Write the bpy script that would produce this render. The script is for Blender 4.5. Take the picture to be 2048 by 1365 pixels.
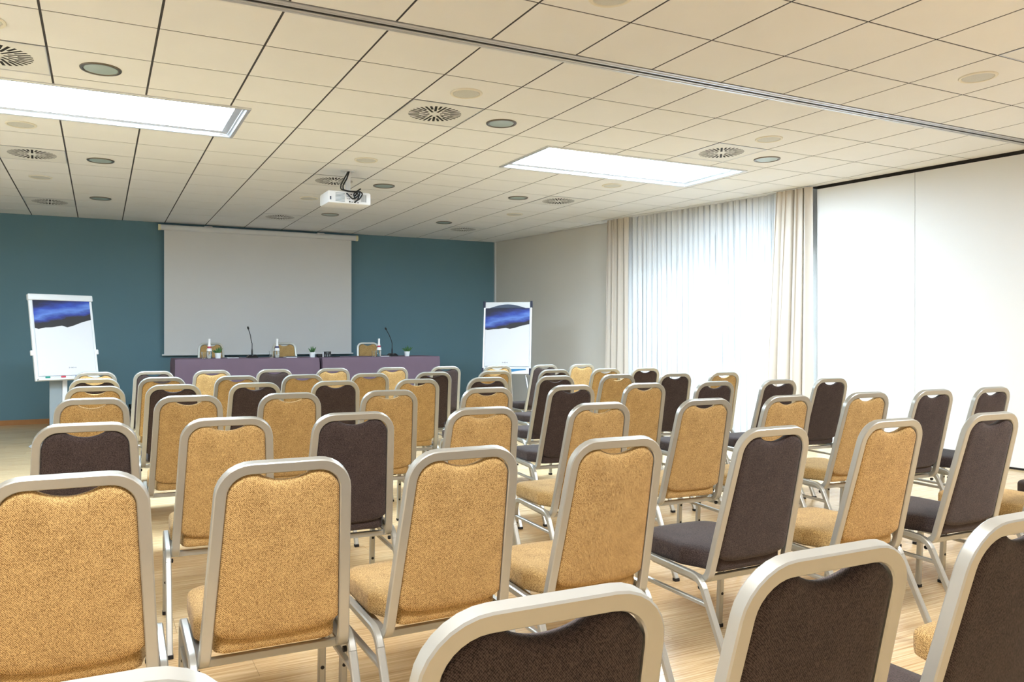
import bpy, bmesh, math, random
from mathutils import Vector, Matrix
random.seed(7)
PI = math.pi
for o in list(bpy.data.objects):
    bpy.data.objects.remove(o)
SC = bpy.context.scene
COL = SC.collection

# ---------------------------------------------------------------- camera
CAM_H = 1.272            # lens height above the floor
CE = 3.0576              # ceiling height
WALL_Y = 13.136          # blue front wall
cam_d = bpy.data.cameras.new('camera')
cam = bpy.data.objects.new('camera', cam_d)
COL.objects.link(cam)
cam.location = (0, 0, CAM_H)
cam.rotation_euler = (PI / 2, 0, -0.4553)
cam_d.sensor_width = 36.0
cam_d.lens = 1563.46 / 2048 * 36
cam_d.shift_x = (1024 - 965.81) / 2048
cam_d.shift_y = (674.78 - 682.5) / 2048
cam_d.clip_start = 0.05
SC.camera = cam

# ---------------------------------------------------------------- world, exposure
world = bpy.data.worlds.new('world')
SC.world = world
world.use_nodes = True
bg = world.node_tree.nodes['Background']
bg.inputs[0].default_value = (0.68, 0.84, 1.0, 1)
bg.inputs[1].default_value = 16.0
SC.view_settings.view_transform = 'Standard'
SC.view_settings.look = 'None'
SC.view_settings.gamma = 1.0
SC.view_settings.use_curve_mapping = False
SC.view_settings.exposure = 1.12
PANEL_E = 27.0           # radiance of the front ceiling light panels
BACK_E = 15.0            # the pair of panels in the rear half of the hall


# ---------------------------------------------------------------- materials
def srgb(r, g, b):
    def f(c):
        c /= 255.0
        return c / 12.92 if c <= 0.04045 else ((c + 0.055) / 1.055) ** 2.4
    return (f(r), f(g), f(b), 1.0)


def mat(name, col, rough=0.5, metal=0.0, nscale=6.0, namt=0.04, bump=0.0, bscale=200.0, spec=0.5, trans=0.0, ior=1.45):
    m = bpy.data.materials.new(name)
    m.use_nodes = True
    nt = m.node_tree
    b = nt.nodes['Principled BSDF']
    tc = nt.nodes.new('ShaderNodeTexCoord')
    nz = nt.nodes.new('ShaderNodeTexNoise')
    nz.inputs['Scale'].default_value = nscale
    nz.inputs['Detail'].default_value = 3
    nt.links.new(tc.outputs['Object'], nz.inputs['Vector'])
    mx = nt.nodes.new('ShaderNodeMix')
    mx.data_type = 'RGBA'
    c = Vector(col[:3])
    lo = c * (1 - namt)
    hi = c * (1 + namt)
    mx.inputs[6].default_value = (*lo, 1)
    mx.inputs[7].default_value = (*[min(1, v) for v in hi], 1)
    nt.links.new(nz.outputs['Fac'], mx.inputs[0])
    nt.links.new(mx.outputs[2], b.inputs['Base Color'])
    b.inputs['Roughness'].default_value = rough
    b.inputs['Metallic'].default_value = metal
    b.inputs['Specular IOR Level'].default_value = spec
    b.inputs['Transmission Weight'].default_value = trans
    b.inputs['IOR'].default_value = ior
    if bump:
        n2 = nt.nodes.new('ShaderNodeTexNoise')
        n2.inputs['Scale'].default_value = bscale
        nt.links.new(tc.outputs['Object'], n2.inputs['Vector'])
        bp = nt.nodes.new('ShaderNodeBump')
        bp.inputs['Strength'].default_value = bump
        bp.inputs['Distance'].default_value = 0.002
        nt.links.new(n2.outputs['Fac'], bp.inputs['Height'])
        nt.links.new(bp.outputs['Normal'], b.inputs['Normal'])
    return m


def emis(name, col, strength):
    m = bpy.data.materials.new(name)
    m.use_nodes = True
    nt = m.node_tree
    nt.nodes.clear()
    o = nt.nodes.new('ShaderNodeOutputMaterial')
    e = nt.nodes.new('ShaderNodeEmission')
    e.inputs[0].default_value = (*col, 1)
    e.inputs[1].default_value = strength
    nt.links.new(e.outputs[0], o.inputs[0])
    return m


def fabric(name, dark, light, period=0.0050):
    """woven upholstery: crossed thread bands broken up by slubs"""
    m = bpy.data.materials.new(name)
    m.use_nodes = True
    nt = m.node_tree
    L = nt.links.new

    def math_(op, a, b=None, c=None):
        n = nt.nodes.new('ShaderNodeMath')
        n.operation = op
        for i, v in enumerate((a, b, c)):
            if v is None:
                continue
            if isinstance(v, (int, float)):
                n.inputs[i].default_value = v
            else:
                L(v, n.inputs[i])
        return n.outputs[0]
    b = nt.nodes['Principled BSDF']
    tc = nt.nodes.new('ShaderNodeTexCoord')
    sp = nt.nodes.new('ShaderNodeSeparateXYZ')
    L(tc.outputs['Object'], sp.inputs[0])
    n1 = nt.nodes.new('ShaderNodeTexNoise')
    n1.inputs['Scale'].default_value = 160
    n1.inputs['Detail'].default_value = 3
    L(tc.outputs['Object'], n1.inputs['Vector'])
    wob = math_('MULTIPLY', n1.outputs['Fac'], 3.0)
    k = 2 * PI / period
    w = math_('ADD', sp.outputs['Y'], sp.outputs['Z'])
    a1 = math_('SINE', math_('MULTIPLY_ADD', sp.outputs['X'], k, wob))
    a2 = math_('SINE', math_('MULTIPLY_ADD', w, k * 1.1, wob))
    weave = math_('MULTIPLY', a1, a2)
    n2 = nt.nodes.new('ShaderNodeTexNoise')
    n2.inputs['Scale'].default_value = 330
    n2.inputs['Detail'].default_value = 2
    mp = nt.nodes.new('ShaderNodeMapping')
    mp.inputs['Scale'].default_value = (1.0, 0.75, 0.75)
    L(tc.outputs['Object'], mp.inputs[0])
    L(mp.outputs[0], n2.inputs['Vector'])
    n3 = nt.nodes.new('ShaderNodeTexNoise')
    n3.inputs['Scale'].default_value = 14
    n3.inputs['Detail'].default_value = 3
    L(tc.outputs['Object'], n3.inputs['Vector'])
    f = math_('MULTIPLY_ADD', weave, 0.24, n2.outputs['Fac'])
    f = math_('MULTIPLY_ADD', n3.outputs['Fac'], 0.18, f)
    rp = nt.nodes.new('ShaderNodeValToRGB')
    rp.color_ramp.elements[0].position = 0.36
    rp.color_ramp.elements[0].color = dark
    rp.color_ramp.elements[1].position = 0.80
    rp.color_ramp.elements[1].color = light
    L(f, rp.inputs[0])
    L(rp.outputs[0], b.inputs['Base Color'])
    b.inputs['Roughness'].default_value = 0.9
    b.inputs['Specular IOR Level'].default_value = 0.15
    b.inputs['Sheen Weight'].default_value = 0.1
    bp = nt.nodes.new('ShaderNodeBump')
    bp.inputs['Strength'].default_value = 0.25
    bp.inputs['Distance'].default_value = 0.0012
    L(f, bp.inputs['Height'])
    L(bp.outputs['Normal'], b.inputs['Normal'])
    return m


def wood_floor(name):
    m = bpy.data.materials.new(name)
    m.use_nodes = True
    nt = m.node_tree
    L = nt.links.new
    b = nt.nodes['Principled BSDF']
    tc = nt.nodes.new('ShaderNodeTexCoord')
    oi = nt.nodes.new('ShaderNodeObjectInfo')
    off = nt.nodes.new('ShaderNodeVectorMath')
    off.operation = 'ADD'
    cmb = nt.nodes.new('ShaderNodeCombineXYZ')
    r10 = nt.nodes.new('ShaderNodeMath')
    r10.operation = 'MULTIPLY'
    r10.inputs[1].default_value = 37.0
    L(oi.outputs['Random'], r10.inputs[0])
    L(r10.outputs[0], cmb.inputs[0])
    L(r10.outputs[0], cmb.inputs[1])
    L(tc.outputs['Object'], off.inputs[0])
    L(cmb.outputs[0], off.inputs[1])
    mp = nt.nodes.new('ShaderNodeMapping')
    mp.inputs['Scale'].default_value = (1.1, 60.0, 1.0)
    L(off.outputs[0], mp.inputs[0])
    nz = nt.nodes.new('ShaderNodeTexNoise')
    nz.inputs['Scale'].default_value = 2.0
    nz.inputs['Detail'].default_value = 5
    nz.inputs['Roughness'].default_value = 0.6
    L(mp.outputs[0], nz.inputs['Vector'])
    rp = nt.nodes.new('ShaderNodeValToRGB')
    rp.color_ramp.elements[0].position = 0.30
    rp.color_ramp.elements[0].color = srgb(186, 146, 96)
    rp.color_ramp.elements[1].position = 0.68
    rp.color_ramp.elements[1].color = srgb(244, 219, 174)
    L(nz.outputs['Fac'], rp.inputs[0])
    hs = nt.nodes.new('ShaderNodeHueSaturation')
    mr = nt.nodes.new('ShaderNodeMapRange')
    mr.inputs[3].default_value = 0.94
    mr.inputs[4].default_value = 1.05
    L(oi.outputs['Random'], mr.inputs[0])
    L(mr.outputs[0], hs.inputs['Value'])
    L(rp.outputs[0], hs.inputs['Color'])
    L(hs.outputs[0], b.inputs['Base Color'])
    b.inputs['Roughness'].default_value = 0.22
    b.inputs['Specular IOR Level'].default_value = 0.5
    return m


def sheer_mat(name, col, transp, transl):
    m = bpy.data.materials.new(name)
    m.use_nodes = True
    nt = m.node_tree
    nt.nodes.clear()
    L = nt.links.new
    o = nt.nodes.new('ShaderNodeOutputMaterial')
    tr = nt.nodes.new('ShaderNodeBsdfTransparent')
    tl = nt.nodes.new('ShaderNodeBsdfTranslucent')
    df = nt.nodes.new('ShaderNodeBsdfDiffuse')
    tc = nt.nodes.new('ShaderNodeTexCoord')
    nz = nt.nodes.new('ShaderNodeTexNoise')
    nz.inputs['Scale'].default_value = 300
    L(tc.outputs['Object'], nz.inputs['Vector'])
    rp = nt.nodes.new('ShaderNodeValToRGB')
    rp.color_ramp.elements[0].color = (*[c * 0.96 for c in col[:3]], 1)
    rp.color_ramp.elements[1].color = col
    L(nz.outputs['Fac'], rp.inputs[0])
    L(rp.outputs[0], tl.inputs[0])
    L(rp.outputs[0], df.inputs[0])
    m1 = nt.nodes.new('ShaderNodeMixShader')
    m1.inputs[0].default_value = transl
    L(df.outputs[0], m1.inputs[1])
    L(tl.outputs[0], m1.inputs[2])
    m2 = nt.nodes.new('ShaderNodeMixShader')
    m2.inputs[0].default_value = transp
    L(m1.outputs[0], m2.inputs[1])
    L(tr.outputs[0], m2.inputs[2])
    L(m2.outputs[0], o.inputs[0])
    return m


def pane_mat(name):
    m = bpy.data.materials.new(name)
    m.use_nodes = True
    nt = m.node_tree
    nt.nodes.clear()
    L = nt.links.new
    o = nt.nodes.new('ShaderNodeOutputMaterial')
    tr = nt.nodes.new('ShaderNodeBsdfTransparent')
    gl = nt.nodes.new('ShaderNodeBsdfGlossy')
    gl.inputs['Roughness'].default_value = 0.02
    fr = nt.nodes.new('ShaderNodeFresnel')
    fr.inputs[0].default_value = 1.45
    mx = nt.nodes.new('ShaderNodeMixShader')
    L(fr.outputs[0], mx.inputs[0])
    L(tr.outputs[0], mx.inputs[1])
    L(gl.outputs[0], mx.inputs[2])
    L(mx.outputs[0], o.inputs[0])
    return m


def sky_print(name):
    """printed night-sky picture on the flip chart pads: streaked blue cloud"""
    m = bpy.data.materials.new(name)
    m.use_nodes = True
    nt = m.node_tree
    L = nt.links.new
    b = nt.nodes['Principled BSDF']
    tc = nt.nodes.new('ShaderNodeTexCoord')
    sx = nt.nodes.new('ShaderNodeSeparateXYZ')
    L(tc.outputs['Object'], sx.inputs[0])
    # slanted coordinate: height minus slope * x (object space of the board, metres)
    k = nt.nodes.new('ShaderNodeMath')
    k.operation = 'MULTIPLY_ADD'
    k.inputs[1].default_value = -0.22
    L(sx.outputs['X'], k.inputs[0])
    L(sx.outputs['Z'], k.inputs[2])
    nz = nt.nodes.new('ShaderNodeTexNoise')
    nz.inputs['Scale'].default_value = 9
    nz.inputs['Detail'].default_value = 6
    mp = nt.nodes.new('ShaderNodeMapping')
    mp.inputs['Scale'].default_value = (0.6, 1, 1.8)
    mp.inputs['Rotation'].default_value = (0, 0.25, 0)
    L(tc.outputs['Object'], mp.inputs[0])
    L(mp.outputs[0], nz.inputs['Vector'])
    ad = nt.nodes.new('ShaderNodeMath')
    ad.operation = 'MULTIPLY_ADD'
    ad.inputs[1].default_value = 0.16
    L(nz.outputs['Fac'], ad.inputs[0])
    L(k.outputs[0], ad.inputs[2])
    mr = nt.nodes.new('ShaderNodeMapRange')
    mr.inputs[1].default_value = 0.70
    mr.inputs[2].default_value = 1.06
    L(ad.outputs[0], mr.inputs[0])
    rp = nt.nodes.new('ShaderNodeValToRGB')
    e = rp.color_ramp.elements
    e[0].position = 0.0
    e[0].color = srgb(28, 24, 26)
    e[1].position = 0.30
    e[1].color = srgb(34, 30, 34)
    for p, c in ((0.38, (30, 50, 140)), (0.55, (92, 128, 206)), (0.72, (40, 70, 170)), (0.88, (24, 34, 96)), (1.0, (18, 22, 52))):
        n = e.new(p)
        n.color = srgb(*c)
    L(mr.outputs[0], rp.inputs[0])
    L(rp.outputs[0], b.inputs['Base Color'])
    b.inputs['Roughness'].default_value = 0.45
    return m


M = {}
M['tile'] = mat('ceiling_tile', srgb(238, 238, 238), 0.9, nscale=3, namt=0.02, bump=0.15, bscale=160, spec=0.2)
M['grid'] = mat('ceiling_grid', srgb(62, 60, 62), 0.7, nscale=4, namt=0.05)
M['blue'] = mat('blue_wall', srgb(104, 138, 152), 0.75, nscale=2, namt=0.02, bump=0.1, bscale=300, spec=0.3)
M['beige'] = mat('beige_wall', srgb(226, 222, 214), 0.8, nscale=2, namt=0.015, bump=0.1, bscale=300, spec=0.3)
M['white_wall'] = mat('white_wall', srgb(236, 234, 230), 0.8, nscale=2, namt=0.015, bump=0.1, bscale=300, spec=0.3)
M['partition'] = mat('partition_white', srgb(226, 226, 225), 0.45, nscale=2, namt=0.01)
M['black'] = mat('black_gap', srgb(22, 18, 16), 0.7)
M['alu'] = mat('aluminium', srgb(214, 216, 220), 0.35, 0.75, nscale=20, namt=0.03)
M['alu_white'] = mat('white_enamel', srgb(222, 224, 226), 0.4, nscale=8, namt=0.02)
M['oak'] = mat('oak_skirting', srgb(176, 122, 72), 0.5, nscale=12, namt=0.12)
M['floor'] = wood_floor('oak_laminate')
M['lamp_front'] = emis('light_panel', (0.66, 0.84, 1.0), PANEL_E)
M['lamp_back'] = emis('light_panel_rear', (0.93, 0.96, 1.0), BACK_E)
M['vent'] = mat('vent_plate', srgb(232, 232, 230), 0.6, nscale=6, namt=0.02)
M['cream'] = mat('cream_plastic', srgb(234, 229, 214), 0.5, nscale=8, namt=0.03)
M['grille'] = mat('speaker_grille', srgb(206, 206, 200), 0.6, nscale=120, namt=0.12)
M['glass_frost'] = mat('frosted_glass', srgb(176, 192, 190), 0.25, nscale=10, namt=0.05)
M['ring'] = mat('dark_ring', srgb(120, 112, 100), 0.3, 0.8, nscale=10)
M['frame'] = mat('champagne_frame', srgb(178, 177, 170), 0.34, 0.55, nscale=40, namt=0.03)
M['rubber'] = mat('black_rubber', srgb(26, 25, 26), 0.7)
M['mustard'] = fabric('mustard_weave', srgb(118, 84, 42), srgb(220, 184, 124))
M['brown'] = fabric('brown_weave', srgb(32, 26, 25), srgb(86, 72, 68), 0.0042)
M['screen'] = mat('screen_fabric', srgb(226, 226, 226), 0.85, nscale=2, namt=0.01, spec=0.2)
M['ivory'] = mat('ivory_cap', srgb(232, 226, 190), 0.5)
M['cloth'] = mat('plum_cloth', srgb(116, 98, 113), 0.75, nscale=5, namt=0.06, bump=0.2, bscale=500, spec=0.3)
M['podium'] = mat('podium_carpet', srgb(52, 42, 40), 0.85, nscale=80, namt=0.2)
M['sheer'] = sheer_mat('sheer_voile', (0.74, 0.75, 0.76, 1), 0.010, 0.024)
M['drape'] = sheer_mat('cream_drape', srgb(214, 204, 192), 0.0, 0.03)
M['window_frame'] = mat('window_frame', srgb(196, 202, 206), 0.4, 0.2)
M['pane'] = pane_mat('window_pane')
M['shutter'] = mat('shutter_box', srgb(214, 216, 218), 0.6)
M['terrace'] = mat('terrace_paving', srgb(196, 194, 188), 0.85, nscale=4, namt=0.1)
M['paper'] = mat('white_paper', srgb(220, 221, 226), 0.7, nscale=3, namt=0.01)
M['print'] = sky_print('night_sky_print')
M['ink'] = mat('grey_ink', srgb(150, 152, 158), 0.7)
M['navy'] = mat('navy_plastic', srgb(34, 38, 62), 0.45)
M['slate'] = mat('slate_plastic', srgb(62, 74, 96), 0.4)
M['grey_plastic'] = mat('grey_plastic', srgb(140, 150, 154), 0.5)
M['blackp'] = mat('black_plastic', srgb(26, 27, 30), 0.4)
M['glass'] = mat('clear_glass', (0.97, 0.99, 0.99, 1), 0.02, namt=0.0, trans=1.0)
M['label'] = mat('white_label', srgb(242, 242, 244), 0.5)
M['red'] = mat('red_band', srgb(176, 60, 84), 0.5)
M['indigo'] = mat('indigo_band', srgb(70, 70, 110), 0.5)
M['leaf'] = mat('succulent_leaf', srgb(62, 104, 58), 0.45, nscale=40, namt=0.25)
M['soil'] = mat('potting_soil', srgb(62, 46, 36), 0.9, nscale=90, namt=0.3)
M['pot'] = mat('white_pot', srgb(236, 240, 242), 0.35)
M['green_pen'] = mat('green_pen', srgb(40, 150, 130), 0.4)
M['red_pen'] = mat('red_pen', srgb(205, 60, 80), 0.4)
M['blue_pen'] = mat('blue_pen', srgb(50, 80, 170), 0.4)
M['sticker'] = mat('blue_sticker', srgb(46, 120, 168), 0.45, nscale=30, namt=0.2)
M['proj'] = mat('projector_white', srgb(238, 238, 240), 0.45, nscale=6, namt=0.01)


# ---------------------------------------------------------------- mesh helpers
def link(name, me, m=None, parent=None):
    o = bpy.data.objects.new(name, me)
    if m is not None and me is not None and len(me.materials) == 0:
        me.materials.append(m)
    COL.objects.link(o)
    if parent is not None:
        o.parent = parent
    return o


def mesh_from(bm, name, smooth=False, angle=35):
    me = bpy.data.meshes.new(name)
    bmesh.ops.recalc_face_normals(bm, faces=bm.faces)
    bm.to_mesh(me)
    bm.free()
    if smooth:
        me.shade_smooth()
        me.set_sharp_from_angle(angle=math.radians(angle))
    return me


def obj(name, bm, m, parent=None, smooth=False, angle=35):
    return link(name, mesh_from(bm, name, smooth, angle), m, parent)


def box(bm, x0, x1, y0, y1, z0, z1, bevel=0.0, mtx=None):
    r = bmesh.ops.create_cube(bm, size=1.0)
    vs = r['verts']
    for v in vs:
        v.co = Vector((x0 + (v.co.x + .5) * (x1 - x0), y0 + (v.co.y + .5) * (y1 - y0), z0 + (v.co.z + .5) * (z1 - z0)))
    if bevel:
        es = list({e for v in vs for e in v.link_edges})
        rr = bmesh.ops.bevel(bm, geom=es, offset=bevel, segments=2, affect='EDGES', profile=0.5)
        vs = list({v for f in rr['faces'] for v in f.verts} | {v for v in vs if v.is_valid})
    if mtx is not None:
        bmesh.ops.transform(bm, matrix=mtx, verts=[v for v in vs if v.is_valid])


def lathe(bm, prof, seg=24, mtx=None, close=False):
    rings = []
    for r, z in prof:
        if r < 1e-6:
            rings.append([bm.verts.new((0, 0, z))])
        else:
            rings.append([bm.verts.new((r * math.cos(2 * PI * i / seg), r * math.sin(2 * PI * i / seg), z)) for i in range(seg)])
    for a, b in zip(rings[:-1], rings[1:]):
        for i in range(seg):
            j = (i + 1) % seg
            if len(a) == 1 and len(b) == 1:
                continue
            if len(a) == 1:
                bm.faces.new((a[0], b[i], b[j]))
            elif len(b) == 1:
                bm.faces.new((a[i], b[0], a[j]))
            else:
                bm.faces.new((a[i], b[i], b[j], a[j]))
    if mtx is not None:
        bmesh.ops.transform(bm, matrix=mtx, verts=[v for r in rings for v in r])


def fillet(pts, rad, seg=6):
    """round the corners of a 3D polyline"""
    pts = [Vector(p) for p in pts]
    out = [pts[0]]
    for i in range(1, len(pts) - 1):
        p, r = pts[i], rad[i] if isinstance(rad, (list, tuple)) else rad
        a = (pts[i - 1] - p).normalized()
        b = (pts[i + 1] - p).normalized()
        ang = a.angle(b)
        if r <= 0 or ang > PI - 1e-3:
            out.append(p)
            continue
        d = r / math.tan(ang / 2)
        c = p + (a + b).normalized() * (r / math.sin(ang / 2))
        s = p + a * d - c
        e = p + b * d - c
        tot = s.angle(e)
        ax = s.cross(e).normalized()
        for k in range(seg + 1):
            out.append(c + Matrix.Rotation(tot * k / seg, 3, ax) @ s)
    out.append(pts[-1])
    return out


def rrect(w, h, c, seg=2):
    """rounded rectangle profile, counter-clockwise"""
    out = []
    for sx, sy, a0 in ((1, 1, 0), (-1, 1, 90), (-1, -1, 180), (1, -1, 270)):
        for k in range(seg + 1):
            a = math.radians(a0 + 90 * k / seg)
            out.append((sx * (w / 2 - c) + c * math.cos(a), sy * (h / 2 - c) + c * math.sin(a)))
    return out


def circ(r, n=8):
    return [(r * math.cos(2 * PI * i / n), r * math.sin(2 * PI * i / n)) for i in range(n)]


def sweep(bm, path, prof, up=(0, 1, 0), caps=True):
    """sweep a profile along a path; profile y axis starts along `up`"""
    path = [Vector(p) for p in path]
    T = []
    for i in range(len(path)):
        a = path[max(i - 1, 0)]
        b = path[min(i + 1, len(path) - 1)]
        T.append((b - a).normalized())
    u = Vector(up)
    u = (u - T[0] * u.dot(T[0])).normalized()
    rings = []
    for i, p in enumerate(path):
        if i:
            q = T[i - 1].rotation_difference(T[i])
            u = q @ u
            u = (u - T[i] * u.dot(T[i])).normalized()
        n = T[i].cross(u)
        rings.append([bm.verts.new(p + n * x + u * y) for x, y in prof])
    k = len(prof)
    for a, b in zip(rings[:-1], rings[1:]):
        for i in range(k):
            j = (i + 1) % k
            bm.faces.new((a[i], a[j], b[j], b[i]))
    if caps:
        bm.faces.new(rings[0][::-1])
        bm.faces.new(rings[-1])


def tube(path, prof, up=(0, 1, 0)):
    bm = bmesh.new()
    sweep(bm, path, prof, up)
    return bm


def prism(bm, poly, z0, z1):
    a = [bm.verts.new((x, y, z0)) for x, y in poly]
    b = [bm.verts.new((x, y, z1)) for x, y in poly]
    bm.faces.new(a[::-1])
    bm.faces.new(b)
    n = len(poly)
    for i in range(n):
        j = (i + 1) % n
        bm.faces.new((a[i], a[j], b[j], b[i]))


def thing(name, label, cat, loc=(0, 0, 0), rz=0.0, group=None):
    o = bpy.data.objects.new(name, None)
    o.empty_display_size = 0.05
    COL.objects.link(o)
    o.location = loc
    o.rotation_euler = (0, 0, rz)
    tag(o, label, cat, group)
    return o


def tag(o, label, cat, group=None):
    o['label'] = label
    o['category'] = cat
    if group:
        o['group'] = group
    return o


def struct(o, label=None, cat=None):
    o['kind'] = 'structure'
    if label:
        o['label'] = label
    if cat:
        o['category'] = cat
    return o


def copy_tree(o, parent=None):
    c = o.copy()
    COL.objects.link(c)
    c.parent = parent
    for ch in o.children:
        copy_tree(ch, c)
    return c


# ---------------------------------------------------------------- room shell
XL, YB = -3.4, -3.6                      # left and rear walls, outside the frame


def wall_x(y, off=0.0):                  # the slightly skewed right wall
    return 6.68 + 0.143 * (WALL_Y - y) + off


def panel_x(y):                          # face of the white partition panels
    return 7.600 + 0.134 * (6.56 - y)


Y_W0, Y_W1 = 10.0, 6.56                  # window niche: far and near end
bm = bmesh.new()
prism(bm, [(XL, YB), (wall_x(YB, .5), YB), (wall_x(WALL_Y, .4), WALL_Y + .2), (XL, WALL_Y + .2)], -0.25, -0.012)
floor = struct(obj('floor', bm, M['floor']), 'pale oak laminate floor under the rows of chairs', 'floor')

bm = bmesh.new()
box(bm, XL - .2, 7.0, WALL_Y, WALL_Y + .2, -0.2, CE + .25)
wall_front = struct(obj('wall_front', bm, M['blue']), 'blue-grey painted front wall behind the projection screen', 'wall')
# left and rear walls, outside the frame
bm = bmesh.new()
box(bm, XL - .2, XL, YB - .2, WALL_Y + .2, -0.2, CE + .25)
struct(obj('wall_left', bm, M['white_wall']), 'plain white side wall opposite the curtains', 'wall')
bm = bmesh.new()
box(bm, XL - .2, wall_x(YB, .6), YB - .2, YB, -0.2, CE + .25)
struct(obj('wall_back', bm, M['white_wall']), 'plain white rear wall of the hall', 'wall')

# right wall, far piece (beige)
bm = bmesh.new()
prism(bm, [(wall_x(WALL_Y + .1), WALL_Y + .1), (wall_x(Y_W0), Y_W0), (wall_x(Y_W0, .55), Y_W0), (wall_x(WALL_Y + .1, .55), WALL_Y + .1)], -0.2, CE + .25)
struct(obj('wall_right', bm, M['beige']), 'beige side wall between the blue wall and the curtains', 'wall')
# niche wall around the window
NO = 0.17
WY0, WY1 = 9.72, 6.86                    # window opening ends
WZ = 2.52
bm = bmesh.new()


def wpiece(bm, ya, yb, z0, z1, o0=NO, o1=NO + .2):
    prism(bm, [(wall_x(ya, o0), ya), (wall_x(yb, o0), yb), (wall_x(yb, o1), yb), (wall_x(ya, o1), ya)], z0, z1)


wpiece(bm, Y_W0, WY0, -0.2, CE + .25)
wpiece(bm, WY1, Y_W1 - .3, -0.2, CE + .25)
wpiece(bm, WY0, WY1, WZ, CE + .25)
wpiece(bm, WY0, WY1, -0.2, 0.02)
struct(obj('wall_right_window', bm, M['beige']), 'beige wall of the window niche behind the curtains', 'wall')
bm = bmesh.new()
prism(bm, [(panel_x(Y_W1) + .085, Y_W1 - .001), (panel_x(YB) + .085, YB), (panel_x(YB) + .35, YB), (panel_x(Y_W1) + .35, Y_W1 - .001)], -0.2, CE + .25)
struct(obj('wall_right_rear', bm, M['beige']), 'beige backing wall behind the white partition panels', 'wall')

# skirting on the blue wall and corner bead
bm = bmesh.new()
box(bm, XL, 6.66, WALL_Y - .016, WALL_Y, -0.01, 0.072, 0.003)
struct(obj('baseboard_front', bm, M['oak']), 'orange oak skirting board along the blue wall', 'skirting')
bm = bmesh.new()
box(bm, 6.66, 6.70, WALL_Y - .045, WALL_Y, 0, CE, 0.002)
struct(obj('trim_1', bm, M['alu_white']), 'thin white bead in the corner beside the blue wall', 'trim')
# ---------------------------------------------------------------- ceiling of single tiles
GX, GY, P = -0.8959, 4.8865, 0.6


def gx(c):
    return GX + P * c


def gy(r):
    return GY + P * r


TRK0, TRK1 = gy(-1.17), gy(-0.94)
LUM = [(gx(-0.87), gx(3.26), gy(2.30), gy(3.95)), (gx(7.73), gx(11.86), gy(2.30), gy(3.95))]
LUMB = [(gx(-0.87), gx(3.26), .20, 1.19), (gx(7.73), gx(11.86), .20, 1.19)]   # next module, ten tiles behind the front pair
HOLES = LUM + LUMB + [(XL, 9.5, TRK0, TRK1)]


def subtract(r, h):
    x0, x1, y0, y1 = r
    a0, a1, b0, b1 = h
    if a1 <= x0 or a0 >= x1 or b1 <= y0 or b0 >= y1:
        return [r]
    out = []
    if b0 > y0:
        out.append((x0, x1, y0, b0))
    if b1 < y1:
        out.append((x0, x1, b1, y1))
    m0, m1 = max(y0, b0), min(y1, b1)
    if a0 > x0:
        out.append((x0, a0, m0, m1))
    if a1 < x1:
        out.append((a1, x1, m0, m1))
    return out


def pieces(r):
    L = [r]
    for h in HOLES:
        L = [q for p in L for q in subtract(p, h)]
    return [p for p in L if p[1] - p[0] > .006 and p[3] - p[2] > .006]


def edge_x(y):                            # where the ceiling ends on the right
    if y >= Y_W0:
        return wall_x(y)
    if y > Y_W1:
        return wall_x(y, NO)
    return panel_x(y) + .02


def clip_right(poly):
    """clip polygon to the room side of the right wall (piecewise line, treated per polygon centre)"""
    yc = sum(p[1] for p in poly) / len(poly)
    if yc >= Y_W0:
        fx = lambda y: wall_x(y) - .012
    elif yc > Y_W1:
        fx = lambda y: wall_x(y, NO)
    else:
        fx = lambda y: panel_x(y) + .02
    out = []
    n = len(poly)
    for i in range(n):
        a, b = poly[i], poly[(i + 1) % n]
        da, db = fx(a[1]) - a[0], fx(b[1]) - b[0]
        if da >= 0:
            out.append(a)
        if (da >= 0) != (db >= 0):
            t = da / (da - db)
            out.append((a[0] + t * (b[0] - a[0]), a[1] + t * (b[1] - a[1])))
    return out


# the dark slab behind the tiles, with openings for lights and track
bm = bmesh.new()
for (x0, x1, y0, y1) in pieces((XL - .1, 8.9, YB - .1, WALL_Y + .1)):
    box(bm, x0, x1, y0, y1, CE + .002, CE + .25)
ceiling = struct(obj('ceiling', bm, M['grid']), 'suspended ceiling of square off-white tiles', 'ceiling')

TH = 0.003
GXW, GYW = 0.0070, 0.0060                # half joint widths


def tile_bm(polys, bev=0.0):
    bm = bmesh.new()
    for p in polys:
        if len(p) >= 3:
            prism(bm, p, CE - .0, CE + TH)
    return bm


tb = bmesh.new()
box(tb, -P / 2 + GXW, P / 2 - GXW, -P / 2 + GYW, P / 2 - GYW, 0, TH)
TILE = mesh_from(tb, 'tile')
TILE.materials.append(M['tile'])
row_edges = [gy(j) for j in range(0, 14)] + [WALL_Y]
row_cells = [(gy(-0.94), gy(0))] + list(zip(row_edges[:-1], row_edges[1:]))
back_lines = [gy(-1.17), gy(-2.115), gy(-3.12), gy(-4.12)]
while back_lines[-1] > YB:
    back_lines.append(back_lines[-1] - P)
back_lines[-1] = YB
row_cells += [(b, a) for a, b in zip(back_lines[:-1], back_lines[1:])]
VENT_CELLS = [(c, r) for c in (0, 5, 10) for r in (1, 6, 11)]
VENTS = []
far_bm = bmesh.new()
sn, cs = math.sin(.4553), math.cos(.4553)


def seen(x, y, z, m=120):
    d = x * sn + y * cs
    if d < 0.3:
        return False
    u = 965.8 + 1563.5 * (x * cs - y * sn) / d
    v = 674.8 - 1563.5 * (z - CAM_H) / d
    return -m < u < 2048 + m and -m < v < 1365 + m


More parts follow.
